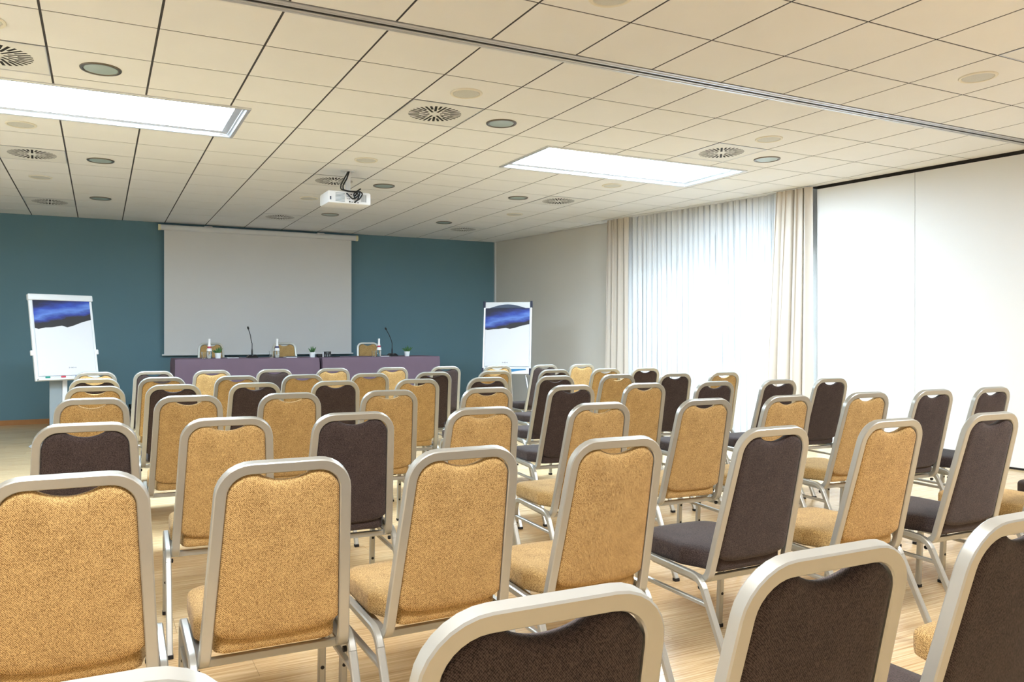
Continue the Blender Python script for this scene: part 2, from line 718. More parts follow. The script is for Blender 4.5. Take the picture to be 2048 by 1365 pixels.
for (y0, y1) in row_cells:
    rj = round((y0 - GY) / P, 3)
    for c in range(-5, 17):
        x0, x1 = gx(c), gx(c + 1)
        if x1 < XL or x0 > edge_x((y0 + y1) / 2) + .2:
            continue
        x0 = max(x0, XL)
        vis = any(seen(x, y, CE, 10) for x in (x0, x1, (x0 + x1) / 2) for y in (y0, y1))
        is_vent = any(c == vc and abs(rj - vr) < .01 for vc, vr in VENT_CELLS) or (c in (0, 5, 10) and abs(y1 - gy(-3.12)) < .01)
        if is_vent:
            VENTS.append(((x0 + x1) / 2, (y0 + y1) / 2, vis))
            continue
        r = (x0 + GXW, x1 - GXW, y0 + GYW, y1 - GYW)
        ps = pieces(r)
        polys = [[(a, b_), (a2, b_), (a2, b2), (a, b2)] for a, a2, b_, b2 in ps]
        cut = [clip_right(p) for p in polys]
        whole = len(ps) == 1 and ps[0] == r and abs(y1 - y0 - P) < .001 and abs(x1 - x0 - P) < .001 and cut[0] == polys[0]
        cut = [p for p in cut if len(p) >= 3]
        if not cut:
            continue
        if not vis:
            for p in cut:
                prism(far_bm, p, CE, CE + TH)
        elif whole:
            o = link('ceiling_tile', TILE, None, ceiling)
            o.location = ((x0 + x1) / 2, (y0 + y1) / 2, CE)
        else:
            obj('ceiling_tile', tile_bm(cut), M['tile'], ceiling)
o = obj('ceiling_tile_rest', far_bm, M['tile'], ceiling)
o['kind'] = 'stuff'

# movable-wall track across the ceiling
t = thing('ceiling_track', 'long silver partition track with black slot crossing the tiled ceiling', 'track', (0, 0, CE))
xr0 = panel_x((TRK0 + TRK1) / 2)
for name, a, b_, z0, z1, m in (('flange', TRK0 + .003, TRK0 + .055, -.004, .02, 'alu'), ('flange', TRK1 - .055, TRK1 - .003, -.004, .02, 'alu'),
                               ('lip', TRK0 + .028, TRK0 + .034, -.008, .01, 'alu'), ('lip', TRK1 - .034, TRK1 - .028, -.008, .01, 'alu'),
                               ('slot', TRK0 + .055, TRK1 - .055, -.001, .03, 'black')):
    bm = bmesh.new()
    box(bm, XL, xr0, a, b_, z0, z1)
    obj(name, bm, M[m], t)
bm = bmesh.new()
box(bm, XL, xr0, TRK0, TRK1, .028, .2)
obj('housing', bm, M['grid'], t)


# luminaires
def luminaire(r, m, label, group, name='ceiling_light', dname='diffuser'):
    x0, x1, y0, y1 = r
    cx_, cy_ = (x0 + x1) / 2, (y0 + y1) / 2
    w, d = x1 - x0, y1 - y0
    t = thing(name, label, 'ceiling light', (cx_, cy_, CE), 0, group)

    def ring(bm, prof):
        rr = []
        for off, z in prof:
            a, b_ = w / 2 - off, d / 2 - off
            rr.append([bm.verts.new(q) for q in ((-a, -b_, z), (a, -b_, z), (a, b_, z), (-a, b_, z))])
        for p, q in zip(rr[:-1], rr[1:]):
            for i in range(4):
                j = (i + 1) % 4
                bm.faces.new((p[i], p[j], q[j], q[i]))
    bm = bmesh.new()
    ring(bm, [(0, .02), (0, -.010), (.006, -.013), (.028, -.013), (.034, -.006), (.034, .004), (.052, .004), (.052, .012)])
    obj('frame', bm, M['alu'], t)
    bm = bmesh.new()
    ring(bm, [(.050, .010), (.072, .013), (.105, .020), (.105, .05)])
    obj('reflector', bm, M['alu'], t)
    bm = bmesh.new()
    box(bm, -w / 2 + .10, w / 2 - .10, -d / 2 + .10, d / 2 - .10, .021, .027)
    obj(dname, bm, m, t)
    bm = bmesh.new()
    box(bm, -w / 2, w / 2, -d / 2, d / 2, .05, .25)
    obj('housing', bm, M['alu_white'], t)
    return t


luminaire(LUM[0], M['lamp_front'], 'large white recessed light panel above the side opposite the window', 'recessed light panels of the front half')
luminaire(LUM[1], M['lamp_front'], 'large white recessed light panel in the ceiling near the curtains', 'recessed light panels of the front half')
for r, side, lab in zip(LUMB, ('aisle', 'partition'), ('opposite the partition', 'beside the partition')):
    luminaire(r, M['lamp_back'], 'large recessed light panel over the last chair rows, ' + lab, 'recessed light panels of the rear half',
              'ceiling_light_%s_offscreen' % side, 'diffuser_%s_offscreen' % side)


# air vents: one plate with real slots, cut once
def slot_plate():
    bm = bmesh.new()
    box(bm, -.288, .288, -.288, .288, 0, .0012)
    plate = mesh_from(bm, 'plate')
    bm = bmesh.new()
    for k in range(32):
        a = 2 * PI * (k + .3) / 32
        r0, r1 = (.045, .212) if k % 2 == 0 else (.125, .212)
        if k % 4 == 2:
            r0 = .075
        hw = .0100
        mtx = Matrix.Rotation(a, 4, 'Z')
        box(bm, r0, r1, -hw, hw, -.02, .03, 0, mtx)
    cut = mesh_from(bm, 'slots')
    po = bpy.data.objects.new('tmp_plate', plate)
    co = bpy.data.objects.new('tmp_cut', cut)
    COL.objects.link(po)
    COL.objects.link(co)
    md = po.modifiers.new('b', 'BOOLEAN')
    md.operation = 'DIFFERENCE'
    md.object = co
    md.solver = 'EXACT'
    md.use_self = True
    dg = bpy.context.evaluated_depsgraph_get()
    me = bpy.data.meshes.new_from_object(po.evaluated_get(dg))
    bpy.data.objects.remove(po)
    bpy.data.objects.remove(co)
    me.name = 'vent_plate'
    return me


VP = slot_plate()
VP.materials.clear()
VP.materials.append(M['vent'])
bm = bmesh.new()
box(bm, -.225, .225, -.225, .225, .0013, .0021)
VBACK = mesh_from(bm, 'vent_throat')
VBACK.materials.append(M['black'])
bm = bmesh.new()
rim = [[bm.verts.new((sx * a, sy * a, z)) for sx, sy in ((-1, -1), (1, -1), (1, 1), (-1, 1))] for a, z in ((.2945, .005), (.2945, -.002), (.2885, -.002), (.2885, .005))]
for a, b in zip(rim, rim[1:] + rim[:1]):
    for i in range(4):
        bm.faces.new((a[i], a[(i + 1) % 4], b[(i + 1) % 4], b[i]))
VRIM = mesh_from(bm, 'vent_rim')
VRIM.materials.append(M['alu'])
colname = {0: 'opposite the window', 5: 'over the middle seats', 10: 'on the window side'}
rowname = {11: 'close to the blue wall', 6: 'between the blue wall and light panels', 1: 'beside a light panel', -4: 'behind the ceiling track'}
for (x, y, vis) in VENTS:
    c = round((x - GX) / P - .5)
    r = min(rowname, key=lambda k: abs(gy(k + .5) - y))
    t = thing('air_vent', 'square swirl air vent %s, %s' % (colname[c], rowname[r]), 'air vent', (x, y, CE), 0, 'swirl air vents in the ceiling')
    link('plate', VP, None, t)
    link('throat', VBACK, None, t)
    link('rim', VRIM, None, t)


# round downlights and loudspeakers
def disc_set(name, rad, ringm, discm):
    bm = bmesh.new()
    lathe(bm, [(rad, .006), (rad, -.004), (rad * .97, -.009), (rad * .86, -.009), (rad * .82, -.003), (rad * .82, .006)], 32)
    a = mesh_from(bm, 'ring', True)
    a.materials.append(ringm)
    bm = bmesh.new()
    lathe(bm, [(rad * .83, .0), (rad * .80, -.006), (rad * .45, -.008), (0, -.009)], 32)
    b = mesh_from(bm, 'disc', True)
    b.materials.append(discm)
    return a, b


DL = disc_set('downlight', .128, M['ring'], M['glass_frost'])
SP = disc_set('speaker', .118, M['cream'], M['grille'])
for (c, r, lab) in ((1, 1, 'opposite the window, beside a light panel'), (1, 6, 'opposite the window, middle of the ceiling'), (1, 10, 'opposite the window, near the blue wall'),
                    (6, 1, 'over the middle seats, nearest the track'), (6, 6, 'beside the projector mount'), (6, 10, 'between projector and blue wall'),
                    (9, 6, 'between the projector and curtains'), (9, 10, 'in front of the corner beside the blue wall'), (11, 1, 'near the top of the white partition')):
    t = thing('downlight', 'round frosted downlight with metal rim, ' + lab, 'downlight', (gx(c + .5), gy(r + .5), CE), 0, 'round downlights in the ceiling')
    link('ring', DL[0], None, t)
    link('glass', DL[1], None, t)
for (c, r, lab) in ((0, 0, 'opposite the window, near the track'), (0, 4, 'behind the light panel opposite the window'), (0, 8, 'opposite the window, toward the blue wall'),
                    (5, 0, 'next to the middle swirl vent'), (5, 4, 'next to the projector mount'), (5, 8, 'between projector and blue wall'),
                    (10, 4, 'beyond the light panel near the curtains'), (10, 8, 'toward the corner of the beige wall'), (10, 0, 'beside the swirl vent near the partition'),
                    (10, -3.11, 'behind the track, near the partition'), (5, -3.0, 'behind the track, over the middle')):
    t = thing('ceiling_speaker', 'round cream ceiling loudspeaker ' + lab, 'loudspeaker', (gx(c + .5), gy(r + .5), CE), 0, 'round cream loudspeakers in the ceiling')
    link('ring', SP[0], None, t)
    link('grille', SP[1], None, t)

# ---------------------------------------------------------------- floor planks
PW, PL = 0.20, 2.2
bm = bmesh.new()
box(bm, -PL / 2 + .0006, PL / 2 - .0006, -PW / 2 + .0006, PW / 2 - .0006, -.012, 0)
PLANK = mesh_from(bm, 'plank')
PLANK.materials.append(M['floor'])
rest = bmesh.new()
nrow = int((WALL_Y - YB) / PW) + 1
for j in range(nrow):
    yc = YB + PW * (j + .5)
    off = (j * 0.37 % 1.0) * PL
    x = XL - off
    while x < 9.2:
        x0, x1 = max(x, XL), min(x + PL, wall_x(yc, NO) if yc > Y_W1 else panel_x(yc) + .08)
        if yc + PW / 2 > WALL_Y:
            y1 = WALL_Y
        else:
            y1 = yc + PW / 2
        if x1 - x0 > .02:
            vis = any(seen(x0 + (x1 - x0) * q, yc, 0, 0) for q in (0, .25, .5, .75, 1))
            if vis and x1 - x0 > PL - .001 and y1 == yc + PW / 2:
                o = link('plank', PLANK, None, floor)
                o.location = (x + PL / 2, yc, 0)
            elif vis:
                b2 = bmesh.new()
                box(b2, x0 + .0006, x1 - .0006, yc - PW / 2 + .0006, y1 - .0006, -.012, 0)
                obj('plank', b2, M['floor'], floor)
            else:
                box(rest, x0 + .0006, x1 - .0006, yc - PW / 2 + .0006, y1 - .0006, -.012, 0)
        x += PL
o = obj('plank_rest', rest, M['floor'], floor)
o['kind'] = 'stuff'

# ---------------------------------------------------------------- window, curtains, partition
win = struct(thing('window_1', 'tall window with pale frame glowing behind the sheer curtain', 'window', (0, 0, 0)))
del win['category']
win['category'] = 'window'


def wbar(name, ya, yb, z0, z1, o0, o1, m, parent):
    bm = bmesh.new()
    wpiece(bm, ya, yb, z0, z1, o0, o1)
    return obj(name, bm, m, parent)


FO0, FO1 = NO + .06, NO + .13
wbar('shutter_box', WY0, WY1, 2.33, WZ, NO + .01, NO + .19, M['shutter'], win)
n_p = 3
for k in range(n_p):
    ya = WY0 + (WY1 - WY0) * k / n_p
    yb = WY0 + (WY1 - WY0) * (k + 1) / n_p
    f = wbar('frame_bar', ya, ya - .07, .02, 2.33, FO0, FO1, M['window_frame'], win)
    wbar('frame_bar', yb + .07, yb, .02, 2.33, FO0, FO1, M['window_frame'], win)
    wbar('frame_bar', ya - .07, yb + .07, .02, .10, FO0, FO1, M['window_frame'], win)
    wbar('frame_bar', ya - .07, yb + .07, 2.25, 2.33, FO0, FO1, M['window_frame'], win)
    wbar('pane', ya - .07, yb + .07, .10, 2.25, NO + .092, NO + .098, M['pane'], win)

bm = bmesh.new()
box(bm, -60, 60, -60, 60, -.6, -.45)
struct(obj('terrace', bm, M['terrace']), 'pale paved ground outside the windows', 'ground')

CA, CB = Vector((6.985, 9.98)), Vector((7.605, 6.61))       # curtain rail line
CD = (CB - CA).normalized()
CN = Vector((-CD.y, CD.x))
if CN.x > 0:
    CN = -CN                                              # toward the room
CLEN = (CB - CA).length


def curtain(name, s0a, s1a, s0b, s1b, z0, z1, folds, amp, m, label, cat, depth, seed, nz=14, per=14, flare=1.0):
    """hanging cloth: bottom span s0a..s1a, top span s0b..s1b along the rail"""
    rnd = random.Random(seed)
    n = int(folds * per)
    ph = [rnd.uniform(-.5, .5) for _ in range(int(folds) + 3)]
    am = [rnd.uniform(.55, 1.25) for _ in range(int(folds) + 3)]
    bm = bmesh.new()
    grid = []
    for j in range(nz + 1):
        v = j / nz
        row = []
        for i in range(n + 1):
            u = i / n
            s0 = s0a + (s0b - s0a) * v
            s1 = s1a + (s1b - s1a) * v
            q = u * folds
            k = int(min(q, folds - 1e-6))
            fr = q - k
            p0, p1 = ph[k], ph[k + 1]
            a = am[k] * (1 - fr) + am[k + 1] * fr
            ang = 2 * PI * q + (p0 * (1 - fr) + p1 * fr) * 1.6 + .35 * math.sin(3.0 * v + k)
            w = amp * (a * (1.0 - .35 * v) * math.sin(ang) + .35 * v * math.sin(2.7 * ang + k))
            s = s0 + (s1 - s0) * u + .35 * amp * math.sin(2 * ang + 1)
            p = CA + CD * s + CN * (depth + w)
            row.append(bm.verts.new((p.x, p.y, z0 + (z1 - z0) * v)))
        grid.append(row)
    for j in range(nz):
        for i in range(n):
            bm.faces.new((grid[j][i], grid[j][i + 1], grid[j + 1][i + 1], grid[j + 1][i]))
    o = obj(name, bm, m, None, True, 180)
    return tag(o, label, cat)


curtain('sheer_curtain', .20, 3.36, .20, 3.36, .015, CE - .012, 34, .034, M['sheer'], 'translucent white sheer curtain hanging across the tall window', 'curtain', .0, 3, per=10)
curtain('drape', .07, .55, .12, .54, .012, CE - .012, 3.4, .042, M['drape'], 'cream drape gathered beside the beige wall', 'curtain', .075, 5, per=26)
curtain('drape', 2.84, 3.46, 2.99, 3.45, .012, CE - .012, 3.6, .050, M['drape'], 'cream drape gathered beside the white partition panels', 'curtain', .085, 8, per=26)
bm = bmesh.new()
a, b_ = CA + CD * .0, CB - CD * .02
sweep(bm, [(a.x + CN.x * .04, a.y + CN.y * .04, CE - .006), (b_.x + CN.x * .04, b_.y + CN.y * .04, CE - .006)], rrect(.10, .012, .003, 1), (0, 0, 1))
tag(obj('curtain_rail', bm, M['alu_white']), 'slim white ceiling rail carrying sheer and drapes', 'curtain rail')

pt = thing('partition_wall', 'white movable partition wall with vertical joint and dark top gap', 'partition', (panel_x(5.4), 5.4, 0))
ys = [6.555, 5.425, 4.29, 3.155, 2.02]
for ya, yb in zip(ys[:-1], ys[1:]):
    bm = bmesh.new()
    prism(bm, [(panel_x(ya - .002), ya - .002), (panel_x(yb + .002), yb + .002), (panel_x(yb + .002) + .08, yb + .002), (panel_x(ya - .002) + .08, ya - .002)], .022, CE - .040)
    bmesh.ops.translate(bm, vec=(-panel_x(5.4), -5.4, 0), verts=bm.verts)
    obj('panel', bm, M['partition'], pt)
bm = bmesh.new()
for ya in ys:
    box(bm, panel_x(ya) + .004, panel_x(ya) + .078, ya - .0018, ya + .0018, .022, CE - .042)
bmesh.ops.translate(bm, vec=(-panel_x(5.4), -5.4, 0), verts=bm.verts)
obj('joint_seal', bm, M['grey_plastic'], pt)
bm = bmesh.new()
prism(bm, [(panel_x(6.55) + .012, 6.55), (panel_x(2.02) + .012, 2.02), (panel_x(2.02) + .07, 2.02), (panel_x(6.55) + .07, 6.55)], 0, .024)
bmesh.ops.translate(bm, vec=(-panel_x(5.4), -5.4, 0), verts=bm.verts)
obj('floor_seal', bm, M['black'], pt)
bm = bmesh.new()
prism(bm, [(panel_x(6.55) + .012, 6.55), (panel_x(2.02) + .012, 2.02), (panel_x(2.02) + .07, 2.02), (panel_x(6.55) + .07, 6.55)], CE - .045, CE + .002)
bmesh.ops.translate(bm, vec=(-panel_x(5.4), -5.4, 0), verts=bm.verts)
obj('top_track', bm, M['black'], pt)
bm = bmesh.new()
prism(bm, [(panel_x(2.015), 2.015), (panel_x(YB), YB), (panel_x(YB) + .086, YB), (panel_x(2.015) + .086, 2.015)], 0, CE)
struct(obj('wall_right_plain', bm, M['white_wall']), 'plain white side wall behind the partition end', 'wall')

# ---------------------------------------------------------------- projection screen
t = thing('projection_screen', 'white pull-down projection screen hung on the blue wall', 'projection screen', (2.39, 13.05, 0))
bm = bmesh.new()
box(bm, -1.50, 1.485, -.0015, .0015, 1.0, 2.96)
obj('fabric', bm, M['screen'], t)
for s in (-1.492, 1.477):
    bm = bmesh.new()
    box(bm, s - .008, s + .008, -.002, .002, 1.0, 2.96)
    obj('edge_strip', bm, M['alu_white'], t)
RX = Matrix.Rotation(PI / 2, 4, 'Y')
bm = bmesh.new()
sweep(bm, [(-1.55, 0, 2.975), (1.56, 0, 2.975)], rrect(.085, .085, .03, 4), (0, 0, 1))
obj('housing', bm, M['alu_white'], t, True)
for x0, x1 in ((-1.585, -1.549), (1.559, 1.595)):
    bm = bmesh.new()
    sweep(bm, [(x0, 0, 2.975), (x1, 0, 2.975)], rrect(.094, .094, .032, 4), (0, 0, 1))
    obj('end_cap', bm, M['ivory'], t, True)
bm = bmesh.new()
sweep(bm, [(-1.53, 0, .995), (1.515, 0, .995)], rrect(.026, .022, .006, 3), (0, 0, 1))
obj('bottom_bar', bm, M['alu_white'], t, True)
for x in (-.85, .95):
    bm = bmesh.new()
    box(bm, x - .06, x + .06, -.03, .080, 3.01, 3.03, .003)
    box(bm, x - .06, x + .06, .064, .080, 2.93, 3.03, .003)
    obj('bracket', bm, M['alu'], t)

# ---------------------------------------------------------------- projector on its mount
t = thing('projector', 'white projector hanging from the ceiling on a short mount', 'projector', (2.383, 8.16, CE))
bm = bmesh.new()
lathe(bm, [(0, 0), (.075, 0), (.075, -.010), (.06, -.016), (0, -.016)], 24)
obj('ceiling_plate', bm, M['alu_white'], t, True)
bm = bmesh.new()
box(bm, -.024, .024, -.024, .024, -.225, -.01, .004)
obj('mount_post', bm, M['alu_white'], t)
bm = bmesh.new()
box(bm, -.09, .09, -.02, .16, -.236, -.224, .003)
obj('mount_bracket', bm, M['alu'], t)
body = None
bm = bmesh.new()
box(bm, -.235, .235, -.075, .27, -.368, -.236, .018)
body = obj('body', bm, M['proj'], t, True)
for k in range(7):
    bm = bmesh.new()
    box(bm, -.155, -.055, -.0775, -.072, -.348 + k * .014, -.342 + k * .014)
    obj('vent_slat', bm, M['grey_plastic'], body)
bm = bmesh.new()
box(bm, -.215, -.20, -.077, -.073, -.335, -.30)
obj('port', bm, M['slate'], body)
prt = [(-.03, -.262, .018, .012), (-.028, -.292, .007, .006), (-.012, -.292, .007, .006), (-.028, -.315, .007, .006), (-.004, -.315, .016, .006), (.03, -.315, .010, .006),
       (.05, -.312, .012, .010), (.0, -.345, .012, .016), (.026, -.348, .010, .008), (.055, -.348, .022, .010), (.09, -.350, .012, .008), (.055, -.275, .02, .014), (.015, -.265, .016, .01)]
for x, z, w, h in prt:
    bm = bmesh.new()
    box(bm, x - w / 2, x + w / 2, -.0785, -.072, z - h / 2, z + h / 2)
    obj('port', bm, M['blackp'], body)
for k in range(6):
    bm = bmesh.new()
    box(bm, .128 + k * .010, .132 + k * .010, -.0765, -.072, -.34, -.262)
    obj('vent_slat', bm, M['grey_plastic'], body)
bm = bmesh.new()
lathe(bm, [(.035, 0), (.042, .004), (.042, .03), (.03, .034), (0, .03)], 20, Matrix.Translation((.1, .262, -.30)) @ Matrix.Rotation(-PI / 2, 4, 'X'))
obj('lens', bm, M['blackp'], t, True)
for k, pts in enumerate([
    [(.0, -.03, -.012), (-.05, -.06, -.09), (-.095, -.075, -.17), (-.10, -.075, -.22), (-.03, -.085, -.236), (.05, -.10, -.24), (.09, -.105, -.26), (.055, -.078, -.275)],
    [(.008, -.03, -.012), (-.03, -.07, -.10), (-.075, -.08, -.18), (-.075, -.08, -.225), (.0, -.09, -.238), (.10, -.11, -.236), (.135, -.11, -.255), (.10, -.11, -.31), (.055, -.08, -.345)],
    [(-.03, -.078, -.262), (.0, -.10, -.30), (.03, -.105, -.325), (.05, -.10, -.30), (.03, -.10, -.27), (.06, -.11, -.24), (.11, -.11, -.205)],
    [(.05, -.078, -.312), (.085, -.11, -.28), (.07, -.11, -.24), (.10, -.11, -.22), (.10, -.11, -.26), (.08, -.08, -.33)]]):
    bm = bmesh.new()
    sweep(bm, fillet(pts, .02, 4), circ(.0075, 8), (1, 0, 0))
    obj('cable', bm, M['blackp'], t, True, 80)

# ---------------------------------------------------------------- podium
PZ = 0.245
t = thing('podium', 'low dark podium along the blue wall carrying the draped tables', 'podium', (2.8, 11.7, 0))
bm = bmesh.new()
box(bm, -2.40, 2.35, -1.25, WALL_Y - 11.7 - .018, 0, PZ - .012)
obj('platform', bm, M['podium'], t)
bm = bmesh.new()
box(bm, -2.41, 2.36, -1.26, WALL_Y - 11.7 - .018, PZ - .012, PZ)
obj('deck', bm, M['podium'], t)
for x in (-2.41, 2.35):
    bm = bmesh.new()
    box(bm, x, x + .012, -1.26, WALL_Y - 11.7 - .02, PZ - .026, PZ)
    obj('edge_strip', bm, M['ring'], t)

# ---------------------------------------------------------------- head tables with cloths
TZ = 0.982


def cloth(x0, x1, y0, y1, zt, zb, seed, name, label, folds):
    """draped cloth: top sheet and four hanging sides with corner folds"""
    rnd = random.Random(seed)
    bm = bmesh.new()
    # perimeter sampled, corners rounded
    per = []
    nx, ny = 44, 16
    for i in range(nx):
        per.append((x0 + (x1 - x0) * i / nx, y0, 0, -1, i / nx))
    for i in range(ny):
        per.append((x1, y0 + (y1 - y0) * i / ny, 1, 0, i / ny))
    for i in range(nx):
        per.append((x1 - (x1 - x0) * i / nx, y1, 0, 1, i / nx))
    for i in range(ny):
        per.append((x0, y1 - (y1 - y0) * i / ny, -1, 0, i / ny))
    n = len(per)
    rows = [(0.0, 0.012, 0.0), (0.004, .004, -0.004), (0.012, 0.0, -0.014)] + [(v, 0, 0) for v in (.08, .2, .35, .5, .65, .8, 1.0)]
    hgt = zt - zb
    rings = []
    for q, (v, ins, dz) in enumerate(rows):
        ring = []
        for i, (x, y, nx_, ny_, u) in enumerate(per):
            px, py = x - nx_ * ins, y - ny_ * ins
            if q < 3:
                px = min(max(px, x0 + ins), x1 - ins)
                py = min(max(py, y0 + ins), y1 - ins)
                ring.append(bm.verts.new((px, py, zt + dz)))
            else:
                dc = min(u, 1 - u) * (x1 - x0 if ny_ else y1 - y0)      # distance from the corner
                near = math.exp(-(dc / .16) ** 2)
                wob = .010 * math.sin(9 * u * (2.2 if ny_ else 1) + seed) + folds * near * math.sin(dc * 42 + seed * 1.3 + 2.2 * v) * (.030 if ny_ else .006)
                out = (.004 + (.020 if ny_ else .003) * near + wob * (1.0 if ny_ else .5) * v ** .7)
                out = max(out, -.012)
                cx_ = .010 * near * v * (1 if u > .5 else -1)
                ring.append(bm.verts.new((x + nx_ * out + (cx_ if ny_ else 0) * (1 if ny_ < 0 else -1), y + ny_ * out, zt - .014 - (hgt - .014) * v)))
        rings.append(ring)
    for a, b in zip(rings[:-1], rings[1:]):
        for i in range(n):
            j = (i + 1) % n
            bm.faces.new((a[i], a[j], b[j], b[i]))
    bm.faces.new(rings[0][::-1])
    o = obj(name, bm, M['cloth'], None, True, 60)
    return tag(o, label, 'tablecloth', 'plum cloths on the head tables')


for k, (x0, x1, lab) in enumerate(((.885, 2.80, 'opposite the window end'), (2.845, 4.66, 'toward the window end'))):
    y0, y1 = 11.02, 11.72
    t = thing('folding_table', 'long table hidden under plum cloth on podium, ' + lab, 'table', ((x0 + x1) / 2, (y0 + y1) / 2, PZ), 0, 'draped head tables')
    hx, hy = (x1 - x0) / 2 - .012, (y1 - y0) / 2 - .012
    bm = bmesh.new()
    box(bm, -hx, hx, -hy, hy, TZ - PZ - .03, TZ - PZ - .003)
    obj('tabletop', bm, M['grey_plastic'], t)
    for sx in (-1, 1):
        for sy in (-1, 1):
            bm = bmesh.new()
            box(bm, sx * (hx - .12) - .015, sx * (hx - .12) + .015, sy * (hy - .06) - .015, sy * (hy - .06) + .015, 0, TZ - PZ - .03)
            obj('leg', bm, M['frame'], t)
    cloth(x0, x1, y0, y1, TZ, PZ + .03, 2 + k * 3, 'tablecloth', ('plum tablecloth on the head table with two bottles', 'plum tablecloth on the head table with one bottle')[k], 1.0)

# ---------------------------------------------------------------- chairs
def chair_proto(colour):
    """stacking banquet chair facing +Y, origin on the floor under the middle; top bar at y=-0.27"""
    t = bpy.data.objects.new('banquet_chair', None)
    t.empty_display_size = .05
    COL.objects.link(t)
    OY = -0.27
    back = seat = M[colour]
    fr = M['frame']
    ZT, ZB, LEAN = .926, .358, .245
    HB, HT = .196, .164
    yb = OY + (ZT - ZB) * LEAN
    # back frame: one bent tube running under the seat on both sides
    pts = [(HB, yb + .30, .374), (HB, yb, ZB), (HT, OY, ZT), (-HT, OY, ZT), (-HB, yb, ZB), (-HB, yb + .30, .374)]
    path = fillet(pts, [0, .055, .078, .078, .055, 0], 7)
    bm = tube(path, rrect(.031, .026, .003, 1), (0, 0, -1))
    obj('back_frame', bm, fr, t, True, 28)
    # back cushion as a puffed grid
    ph = math.atan(LEAN)
    cl = math.sqrt(1 + LEAN ** 2)
    s0 = .082 * cl
    stop = (ZT - ZB) * cl - .0162
    r = .064

    def hw(s):
        return HB + (HT - HB) * s / ((ZT - ZB) * cl) - .0162

    def top(u):
        x = abs(u) * hw(stop)
        h = hw(stop)
        y = stop
        if x > h - r:
            q = min(1, (x - (h - r)) / r)
            y -= r - r * math.sqrt(max(0, 1 - q * q))
        if x < .074:
            y -= .025 * (1 - (x / .074) ** 2) ** .9
        return y
    us = sorted({round(math.sin(PI / 2 * k / 13), 4) for k in range(-13, 14)} | {q / 12 * .56 for q in range(-12, 13)})
    vs = [0, .012, .03, .06, .12, .22, .35, .5, .65, .78, .87, .93, .965, .988, 1]
    bm = bmesh.new()
    sides = {}
    for side in (-1, 1):
        g = []
        for v in vs:
            row = []
            for u in us:
                tp = top(u)
                bot = s0 - .010 * (1 - abs(u) ** 3) + .022 * abs(u) ** 6
                s = bot + v * (tp - bot)
                x = u * hw(s)
                ed = min((1 - abs(u)) * hw(s), (tp - s), (s - bot))
                e = min(1, max(0, ed) / .028)
                e = math.sqrt(1 - (1 - e) ** 2)
                big = min(1, max(0, ed) / .12)
                if side < 0:
                    d = -.003 - .010 * e - .004 * big
                else:
                    d = .006 + .018 * e + .014 * big
                # along the slanted plane and its normal (normal points to +Y)
                z = ZB + s / cl
                y = yb - s / cl * LEAN
                row.append(bm.verts.new((x, y + d / cl, z + d * LEAN / cl)))
            g.append(row)
        sides[side] = g
        for a, b in zip(g[:-1], g[1:]):
            for i in range(len(us) - 1):
                bm.faces.new((a[i], a[i + 1], b[i + 1], b[i]))
    a, b = sides[-1], sides[1]
    edge_a = a[0] + [r_[-1] for r_ in a[1:]] + a[-1][-2::-1] + [r_[0] for r_ in a[-2:0:-1]]
    edge_b = b[0] + [r_[-1] for r_ in b[1:]] + b[-1][-2::-1] + [r_[0] for r_ in b[-2:0:-1]]
    n = len(edge_a)
    for i in range(n):
        j = (i + 1) % n
        bm.faces.new((edge_a[i], edge_a[j], edge_b[j], edge_b[i]))
    obj('back_cushion', bm, back, t, True, 50)
    # seat cushion
    yr, yf = OY + .124, OY + .580
    out = fillet([(0, yr, 0), (.165, yr, 0), (.176, yr + .07, 0), (.212, yr + .15, 0), (.208, yf - .012, 0), (0, yf, 0)], [0, .03, .05, .05, .065, 0], 6)
    half = [(p.x, p.y) for p in out]
    outline = half + [(-x, y) for x, y in half[-2:0:-1]]
    cy_ = (yr + yf) / 2
    bm = bmesh.new()
    rings = []
    for ins, z in ((.010, .392), (.002, .397), (.0, .410), (.0, .446), (.003, .456), (.011, .463), (.05, .468), (.12, .471)):
        rings.append([bm.verts.new((x * (1 - ins / .21), cy_ + (y - cy_) * (1 - ins / .235), z)) for x, y in outline])
    n = len(outline)
    for a, b in zip(rings[:-1], rings[1:]):
        for i in range(n):
            j = (i + 1) % n
            bm.faces.new((a[i], a[j], b[j], b[i]))
    bm.faces.new(rings[0][::-1])
    bm.faces.new(rings[-1])
    obj('seat_cushion', bm, seat, t, True, 50)
    bm = bmesh.new()
    sweep(bm, [(-.190, yb + .034, .360), (.190, yb + .034, .360)], rrect(.018, .024, .003, 1), (0, 0, 1))
    obj('crossbar', bm, fr, t)
    LP = rrect(.025, .024, .004, 1)
    for s in (-1, 1):
        X = s * .222
        path = fillet([(X, OY + .515, .012), (X, OY + .495, .389), (X, OY + .150, .377), (X, OY - .030, .012)], [0, .055, .075, 0], 6)
        fl, rl, rr = path[:2], path[1:-1], path[-2:]
        lf = obj('leg', tube(fl, LP, (1, 0, 0)), fr, t)
        obj('side_rail', tube(rl, LP, (1, 0, 0)), fr, t, True, 40)
        lr = obj('leg', tube(rr, LP, (1, 0, 0)), fr, t)
        obj('stretcher', tube([(X, OY + .500, .292), (X, OY + .105, .285)], rrect(.015, .019, .003, 1), (1, 0, 0)), fr, t)
        for lg, y in ((lf, OY + .515), (lr, OY - .030)):
            bm = bmesh.new()
            box(bm, X - .0135, X + .0135, y - .0135, y + .0135, 0, .016, .002)
            obj('foot_cap', bm, M['rubber'], lg)
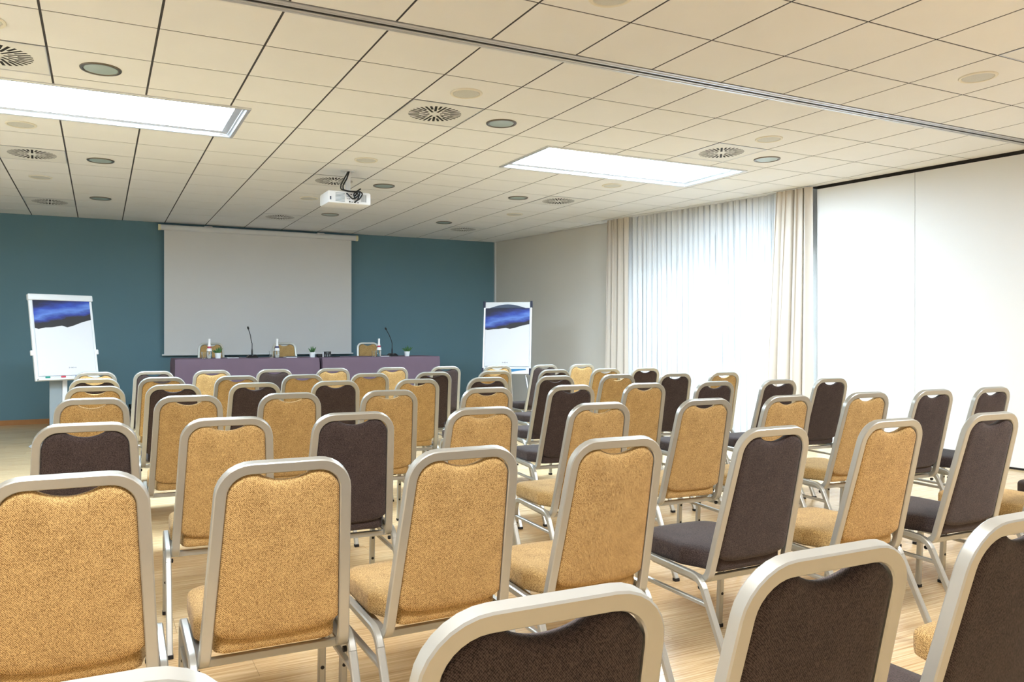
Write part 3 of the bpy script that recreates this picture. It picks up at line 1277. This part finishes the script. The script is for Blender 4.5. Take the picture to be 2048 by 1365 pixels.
        for z in (.255, .15):
            bm = bmesh.new()
            yy = OY + .515 - .020 * z / .377 - .011
            lathe(bm, [(0, .003), (.0065, .0025), (.0065, -.002)], 10, Matrix.Translation((X, yy, z)) @ Matrix.Rotation(PI / 2, 4, 'X'))
            obj('plug', bm, M['rubber'], lf)
        bm = bmesh.new()
        lathe(bm, [(0, .010), (.009, .008), (.009, -.002)], 12, Matrix.Translation((X - s * .011, OY + .165, .335)) @ Matrix.Rotation(-s * PI / 2, 4, 'Y'))
        obj('bumper', bm, M['rubber'], lr)
    return t


PROTO = {'Y': chair_proto('mustard'), 'B': chair_proto('brown')}
USED = {'Y': False, 'B': False}
CN_ = {'Y': 'mustard', 'B': 'brown'}


def place_chair(k, x, y, z, rz, label, group):
    """x, y: centre of the top bar"""
    if not USED[k]:
        o = PROTO[k]
        USED[k] = True
    else:
        o = copy_tree(PROTO[k])
    # top bar sits at local (0,-0.27)
    dx, dy = .27 * math.sin(rz) * -1, .27 * math.cos(rz)
    o.location = (x + dx, y + dy, z)
    o.rotation_euler = (0, 0, rz)
    tag(o, label, 'chair', group)
    return o


ORD = ['first', 'second', 'third', 'fourth', 'fifth', 'sixth', 'seventh', 'eighth', 'ninth', 'tenth']
ROWS = {
    1: ('YBYBYYBYBY', [(-0.04, 8.25), (0.47, 8.24), (1.01, 8.22), (1.62, 8.20), (2.23, 8.18), (2.89, 8.16), (3.52, 8.14), (4.17, 8.12), (4.80, 8.11), (5.32, 8.09)]),
    2: ('BYYYYBYBYB', [(-0.04, 6.95), (0.46, 6.94), (1.05, 6.92), (1.61, 6.90), (2.22, 6.88), (2.84, 6.86), (3.49, 6.85), (4.16, 6.83), (4.78, 6.81), (5.28, 6.79)]),
    3: ('YBBBYBBYBY', [(-0.03, 5.85), (0.46, 5.83), (1.01, 5.81), (1.60, 5.79), (2.25, 5.76), (2.86, 5.74), (3.49, 5.71), (4.12, 5.69), (4.74, 5.66), (5.31, 5.64)]),
    4: ('YYYYYBYBBB', [(-0.04, 4.71), (0.45, 4.69), (1.01, 4.65), (1.62, 4.62), (2.28, 4.58), (2.91, 4.55), (3.51, 4.52), (4.13, 4.48), (4.75, 4.45), (5.29, 4.42)]),
    5: ('BYBYYYYYBB', [(-0.05, 3.36), (0.47, 3.34), (1.00, 3.32), (1.62, 3.30), (2.26, 3.27), (2.92, 3.24), (3.51, 3.22), (4.13, 3.19), (4.72, 3.17), (5.29, 3.15)]),
    6: ('YYYYBYBYB', [(-0.07, 2.13), (0.45, 2.13), (0.98, 2.12), (1.53, 2.11), (2.23, 2.11), (2.87, 2.10), (3.51, 2.09), (4.14, 2.08), (4.84, 2.08)]),
    7: ('YBBBY', [(-0.05, 0.84), (0.52, 0.86), (1.03, 0.86), (1.57, 0.87), (2.22, 0.87)]),
}
ROWROT = {1: -.02, 2: -.02, 3: -.03, 4: -.04, 5: -.03, 6: 0.0, 7: 0.0}
rr_ = random.Random(11)
for r, (cols, ps) in ROWS.items():
    for c, ((x, y), k) in enumerate(zip(ps, cols)):
        lab = '%s banquet chair, %s row from the podium, %s from the end opposite the curtains' % (CN_[k], ORD[r - 1], ORD[c])
        place_chair(k, x, y, 0, ROWROT[r] + rr_.uniform(-.02, .02), lab, 'banquet chairs in rows')
for x, y, lab in ((1.495, 12.36, 'behind the bottle with the red band and first plant'), (2.585, 12.36, 'in the middle behind the head tables'), (3.94, 12.36, 'behind the microphone toward the window end')):
    place_chair('Y', x, y, PZ, PI + rr_.uniform(-.04, .04), 'mustard banquet chair on the podium ' + lab, 'chairs behind the head tables')


# ---------------------------------------------------------------- things on the head tables
TY = 11.2


def bottle(x, y, band, label):
    t = thing('water_bottle', label, 'bottle', (x, y, TZ), 0, 'bottles on the head tables')
    bm = bmesh.new()
    lathe(bm, [(0, 0), (.030, 0), (.034, .006), (.034, .10), (.030, .13), (.020, .165), (.014, .20), (.013, .245), (.0, .245)], 20)
    obj('glass_body', bm, M['glass'], t, True, 60)
    bm = bmesh.new()
    lathe(bm, [(.0355, .098), (.0335, .122), (.028, .138)], 20)
    obj('neck_label', bm, M['label'], t, True)
    bm = bmesh.new()
    lathe(bm, [(.0285, .138), (.0222, .164)], 20)
    obj('band', bm, band, t, True)
    bm = bmesh.new()
    lathe(bm, [(.0222, .164), (.0155, .200), (.0148, .246), (.0155, .250), (.0155, .268), (0, .270)], 20)
    obj('cap', bm, M['label'], t, True, 60)


def tumbler(x, y, label):
    t = thing('drinking_glass', label, 'glass', (x, y, TZ), 0, 'glasses on the head tables')
    bm = bmesh.new()
    lathe(bm, [(0, 0), (.030, 0), (.036, .092), (.0345, .092), (.029, .006), (0, .006)], 20)
    obj('glass_wall', bm, M['glass'], t, True, 60)


def plant(x, y, seed, label):
    rnd = random.Random(seed)
    t = thing('potted_succulent', label, 'plant', (x, y, TZ), 0, 'potted succulents on the head tables')
    bm = bmesh.new()
    lathe(bm, [(0, 0), (.034, 0), (.042, .058), (.044, .074), (.040, .074), (.037, .062), (0, .062)], 24)
    obj('pot', bm, M['pot'], t, True, 50)
    bm = bmesh.new()
    lathe(bm, [(.038, .062), (.02, .066), (0, .067)], 16)
    obj('soil', bm, M['soil'], t, True)
    for k in range(11):
        a = 2 * PI * k / 11 * 2.4 + rnd.uniform(-.3, .3)
        tilt = rnd.uniform(.25, 1.05) if k > 2 else rnd.uniform(.05, .3)
        ln = rnd.uniform(.075, .115)
        bm = bmesh.new()
        pr = [(.002, 0), (.011, .25), (.010, .55), (.006, .8), (.0005, 1.0)]
        d = Vector((math.cos(a) * math.sin(tilt), math.sin(a) * math.sin(tilt), math.cos(tilt)))
        q = Vector((0, 0, 1)).rotation_difference(d).to_matrix().to_4x4()
        lathe(bm, [(0, 0)] + [(w, h * ln) for w, h in pr[:-1]] + [(0, ln)], 6, Matrix.Translation((math.cos(a) * .008, math.sin(a) * .008, .064)) @ q @ Matrix.Diagonal((1, .55, 1, 1)))
        obj('leaf', bm, M['leaf'], t, True, 80)


def microphone(x, y, dx, label):
    t = thing('gooseneck_microphone', label, 'microphone', (x, y, TZ), 0, 'gooseneck microphones on the head tables')
    bm = bmesh.new()
    b0 = [(-.072, -.055), (.072, -.055), (.072, .065), (-.072, .065)]
    b1 = [(-.045, -.028), (.045, -.028), (.045, .06), (-.045, .06)]
    v0 = [bm.verts.new((a, b, 0)) for a, b in b0]
    v1 = [bm.verts.new((a, b, .014)) for a, b in b0]
    v2 = [bm.verts.new((a, b, .045)) for a, b in b1]
    bm.faces.new(v0[::-1])
    bm.faces.new(v2)
    for a, b in ((v0, v1), (v1, v2)):
        for i in range(4):
            bm.faces.new((a[i], a[(i + 1) % 4], b[(i + 1) % 4], b[i]))
    base = obj('base', bm, M['blackp'], t)
    bm = bmesh.new()
    box(bm, -.010, .010, -.036, -.026, .026, .040, .002)
    obj('button', bm, M['grey_plastic'], base)
    bm = bmesh.new()
    lathe(bm, [(0, .04), (.012, .04), (.010, .10), (.006, .13), (0, .13)], 12, Matrix.Translation((0, .02, 0)))
    obj('socket', bm, M['blackp'], t, True)
    path = [(0, .02, .12), (.0, .02, .20), (-.010, .02, .235), (dx * .5, .0, .32), (dx, -.02, .40)]
    bm = bmesh.new()
    sweep(bm, fillet(path, .05, 4), circ(.0052, 8), (0, 1, 0))
    obj('gooseneck', bm, M['blackp'], t, True, 80)
    bm = bmesh.new()
    d = Vector((dx * .5, -.02, .08)).normalized()
    q = Vector((0, 0, 1)).rotation_difference(d).to_matrix().to_4x4()
    lathe(bm, [(0, -.005), (.009, 0), (.013, .012), (.013, .030), (.007, .040), (0, .042)], 14, Matrix.Translation((dx, -.02, .40)) @ q)
    obj('capsule', bm, M['blackp'], t, True)


def notepad(x, y, rz, label):
    t = thing('notepad', label, 'notepad', (x, y, TZ), rz, 'notepads on the head tables')
    bm = bmesh.new()
    box(bm, -.075, .075, -.105, .105, 0, .010)
    obj('sheets', bm, M['paper'], t)


def pen(x, y, rz, label):
    bm = bmesh.new()
    lathe(bm, [(0, 0), (.003, .012), (.0055, .02), (.0055, .13), (.004, .138), (0, .138)], 10, Matrix.Rotation(PI / 2, 4, 'Y'))
    o = obj('pen', bm, M['blackp'], None, True)
    o.location = (x, y, TZ + .0155)
    o.rotation_euler = (0, 0, rz)
    tag(o, label, 'pen', 'pens on the head tables')


bottle(1.335, TY, M['red'], 'clear water bottle with white neck label and red band beside first plant')
bottle(2.245, TY, M['indigo'], 'clear water bottle with dark blue band beside the middle chair')
bottle(3.75, TY, M['red'], 'clear water bottle with red band on the table toward the window')
tumbler(1.265, TY - .02, 'clear drinking glass beside the bottle on the far end from the window')
tumbler(2.165, TY - .02, 'clear drinking glass beside the bottle with the dark blue band')
tumbler(3.665, TY - .02, 'clear drinking glass beside the single bottle toward the window')
plant(1.445, TY - .03, 1, 'small spiky succulent in white pot beside the red-banded bottle')
plant(2.74, TY - .03, 2, 'small spiky succulent in white pot beside the black switch box')
plant(4.185, TY - .03, 3, 'small spiky succulent in white pot at the window end')
microphone(1.905, TY, -.055, 'black gooseneck microphone in front of the projection screen')
microphone(3.965, TY, -.105, 'black gooseneck microphone in front of bare blue wall')
for x, lab in ((1.64, 'beside the first plant'), (2.44, 'in front of the middle podium chair'), (3.84, 'behind the base of the window-side microphone')):
    notepad(x, TY + .05, .0, 'white notepad with black pens on the head table ' + lab)
    # pens lying on the pad
    pen(x - .05, TY + .0, .1, 'one of two black pens on the notepad ' + lab)
    pen(x - .07, TY + .03, -.15, 'one of two black pens on the notepad ' + lab)
for o in [o for o in COL.objects if o.name.startswith('pen') and o.get('category') == 'pen']:
    o.location.z = TZ + .0155

t = thing('switch_box', 'small black control box with pale symbols beside the middle plant', 'control box', (2.965, TY, TZ), 0)
bm = bmesh.new()
box(bm, -.055, .055, -.01, .03, 0, .082, .003)
body = obj('body', bm, M['blackp'], t)
bm = bmesh.new()
box(bm, -.066, -.055, -.008, .03, 0, .08, .002)
obj('side_plate', bm, M['label'], t)
for x, z, w, h in ((0, .068, .03, .005), (0, .056, .026, .004), (-.034, .040, .008, .010), (0, .038, .014, .008), (.034, .040, .008, .010), (-.034, .020, .012, .018), (0, .018, .016, .016), (.034, .020, .012, .018)):
    bm = bmesh.new()
    box(bm, x - w / 2, x + w / 2, -.0115, -.009, z - h / 2, z + h / 2)
    obj('symbol', bm, M['grey_plastic'], body)
bm = bmesh.new()
box(bm, -.04, .04, -.03, .03, 0, .045, .006)
o = obj('power_adapter', bm, M['blackp'])
o.location = (2.868, TY + .06, TZ)
tag(o, 'black power adapter in the gap between plant and switch box', 'adapter')
bm = bmesh.new()
box(bm, -.055, .055, -.04, .04, 0, .014, .005)
o = obj('remote_control', bm, M['blackp'], None)
o.location = (3.09, TY, TZ)
tag(o, 'flat black remote lying beside the switch box', 'remote control')


# ---------------------------------------------------------------- flip charts
def flip(name, x, y, z, a, lean, w, h, label, group):
    t = thing(name, label, 'flip chart', (x, y, 0), a, group)
    R = Matrix.Translation((0, 0, z)) @ Matrix.Rotation(-lean, 4, 'X')

    def put(nm, fn, m, parent=None, smooth=False):
        bm = bmesh.new()
        fn(bm)
        o = obj(nm, bm, m, parent or t, smooth)
        if parent is None:
            o.matrix_local = R
        return o
    return t, R, put


def poly_plate(bm, poly, y0, y1):
    a = [bm.verts.new((px, y0, pz)) for px, pz in poly]
    b = [bm.verts.new((px, y1, pz)) for px, pz in poly]
    bm.faces.new(a)
    bm.faces.new(b[::-1])
    n = len(poly)
    for i in range(n):
        j = (i + 1) % n
        bm.faces.new((a[i], b[i], b[j], a[j]))


def jag(x0, x1, ztop, zl, zr):
    P_ = [(x0, ztop), (x0, zl)]
    for u, dz in ((.06, -.012), (.18, .006), (.30, .010), (.47, .030), (.56, .010), (.66, .028), (.84, .075)):
        P_.append((x0 + (x1 - x0) * u, zl + dz * (zr - zl) / .105))
    P_ += [(x1, zr), (x1, ztop)]
    return P_


def marks(put, parent, x, z, s):
    """tiny illegible grey imprint at the foot of the pad"""
    k = 0
    for dx, w, h in ((-.040, .006, .020), (-.030, .010, .006), (-.016, .005, .016), (-.006, .010, .014), (.008, .005, .018), (.018, .012, .006), (.034, .010, .014)):
        put('imprint', lambda bm: box(bm, x + dx * s - w / 2, x + dx * s + w / 2, -.0252, -.0242, z - h / 2, z + h / 2), M['ink'], parent)


# white flip chart with column stand
t, R, put = flip('flip_chart', -.34, 10.358, .768, .422, .221, .704, 1.027, 'white flip chart on a column stand, leaning, with three coloured markers', 'flip charts')
w, h = .352, 1.027
put('board', lambda bm: box(bm, -w, w, -.010, .012, 0, h - .03, .004), M['alu_white'])
put('header', lambda bm: box(bm, -w - .012, w + .012, -.040, .022, h - .075, h, .012), M['alu_white'], None, True)
for s in (-1, 1):
    put('side_profile', lambda bm: box(bm, s * (w - .012) - .014, s * (w - .012) + .014, -.018, .014, 0, h - .05, .004), M['alu_white'])
    put('clamp', lambda bm: box(bm, s * (w + .012) - .016, s * (w + .012) + .016, -.02, .016, .30, .36, .008), M['alu_white'])
pad = put('pad', lambda bm: box(bm, -w + .036, w - .030, -.024, -.010, .055, h - .06), M['paper'])
put('printed_picture', lambda bm: poly_plate(bm, jag(-w + .036, w - .030, h - .072, .620, .725), -.0262, -.0240), M['print'], pad)
marks(put, pad, .06, .145, 1.0)
tray = put('pen_tray', lambda bm: box(bm, -w + .01, w - .01, -.075, -.010, -.002, .020, .004), M['alu_white'])
for x, m in ((-.20, 'green_pen'), (-.03, 'red_pen'), (.13, 'blue_pen')):
    mk = thing('marker', '%s marker lying in the tray of the white flip chart' % m.split('_')[0], 'marker', (0, 0, 0), 0, 'markers in the tray')
    mk.matrix_world = t.matrix_basis @ R @ Matrix.Translation((x, -.060, .0325))
    bm = bmesh.new()
    lathe(bm, [(0, -.06), (.009, -.06), (.009, .035), (0, .035)], 12, Matrix.Rotation(PI / 2, 4, 'Y'))
    obj('barrel', bm, M['label'], mk, True)
    bm = bmesh.new()
    lathe(bm, [(0, -.062), (.0105, -.062), (.0105, -.015), (0, -.015)], 12, Matrix.Rotation(PI / 2, 4, 'Y'))
    obj('cap', bm, M[m], mk, True)
bm = bmesh.new()
box(bm, -.028, .028, .075, .115, .03, 1.1, .008)
obj('column', bm, M['alu_white'], t, True)
bm = bmesh.new()
box(bm, -.165, -.030, .085, .105, .06, .80, .006)
obj('column_panel', bm, M['grey_plastic'], t)
bm = bmesh.new()
box(bm, -.05, .05, .045, .115, .86, .90, .006)
obj('bracket', bm, M['alu_white'], t)
bm = bmesh.new()
box(bm, -.05, .05, .085, .16, 1.05, 1.12, .006)
obj('bracket', bm, M['alu_white'], t)
bm = bmesh.new()
lathe(bm, [(0, 0), (.30, 0), (.31, .010), (.29, .022), (.06, .034), (0, .034)], 36, Matrix.Translation((-.06, .09, 0)))
obj('base', bm, M['alu_white'], t, True)

# flip chart with navy corners on a tripod
t, R, put = flip('flip_chart', 5.39, 10.22, .725, -.65, .14, .70, 1.08, 'flip chart with silver frame and navy corner clips before the beige wall', 'flip charts')
w, h = .350, 1.08
put('board', lambda bm: box(bm, -w, w, -.008, .012, 0, h, .004), M['alu_white'])
for s in (-1, 1):
    put('side_profile', lambda bm: box(bm, s * w - .013, s * w + .013, -.014, .016, .0, h, .004), M['alu'])
    for z0 in (-.012, h - .085):
        put('corner_clip', lambda bm: box(bm, s * (w + .004) - .017, s * (w + .004) + .017, -.024, .022, z0, z0 + .10, .005), M['navy'])
put('header', lambda bm: box(bm, -w + .015, w - .015, -.022, -.006, h - .095, h - .004, .004), M['alu_white'])
arc = [(-.27, h - .0945)] + [(-.27 + .54 * k / 12, h - .0945 + .056 * math.sin(PI * k / 12)) for k in range(1, 12)] + [(.27, h - .0945)]
put('clamp_handle', lambda bm: poly_plate(bm, arc, -.036, -.0215), M['slate'])
pad = put('pad', lambda bm: box(bm, -w + .018, w - .018, -.0235, -.008, .115, h - .092), M['paper'])
put('printed_picture', lambda bm: poly_plate(bm, jag(-w + .018, w - .018, h - .094, .665, .745), -.0262, -.0235), M['print'], pad)
marks(put, pad, -.02, .17, 1.0)
tray = put('pen_tray', lambda bm: box(bm, -w + .012, w - .012, -.045, -.008, 0, .095, .006), M['alu_white'])
st = [(.03, .075), (.29, .078), (.30, .060), (.18, .048), (.05, .022), (.03, .04)]
put('sticker', lambda bm: poly_plate(bm, st, -.0468, -.0445), M['sticker'], tray)
for (ax, ay, bx_, by_) in ((-.16, .13, -.42, -.08), (.16, .13, .42, -.08), (0, .15, 0, .66)):
    bm = bmesh.new()
    sweep(bm, [(ax, ay + .02, 1.30), (bx_, by_, .012)], circ(.013, 10), (1, 0, 0))
    lg = obj('leg', bm, M['alu'], t, True, 60)
    bm = bmesh.new()
    lathe(bm, [(0, 0), (.018, 0), (.018, .03), (0, .03)], 12, Matrix.Translation((bx_, by_, 0)))
    obj('foot_cap', bm, M['rubber'], lg, True)
bm = bmesh.new()
box(bm, -.20, .20, .10, .19, 1.27, 1.33, .006)
obj('hinge_head', bm, M['navy'], t)

bpy.context.view_layer.update()
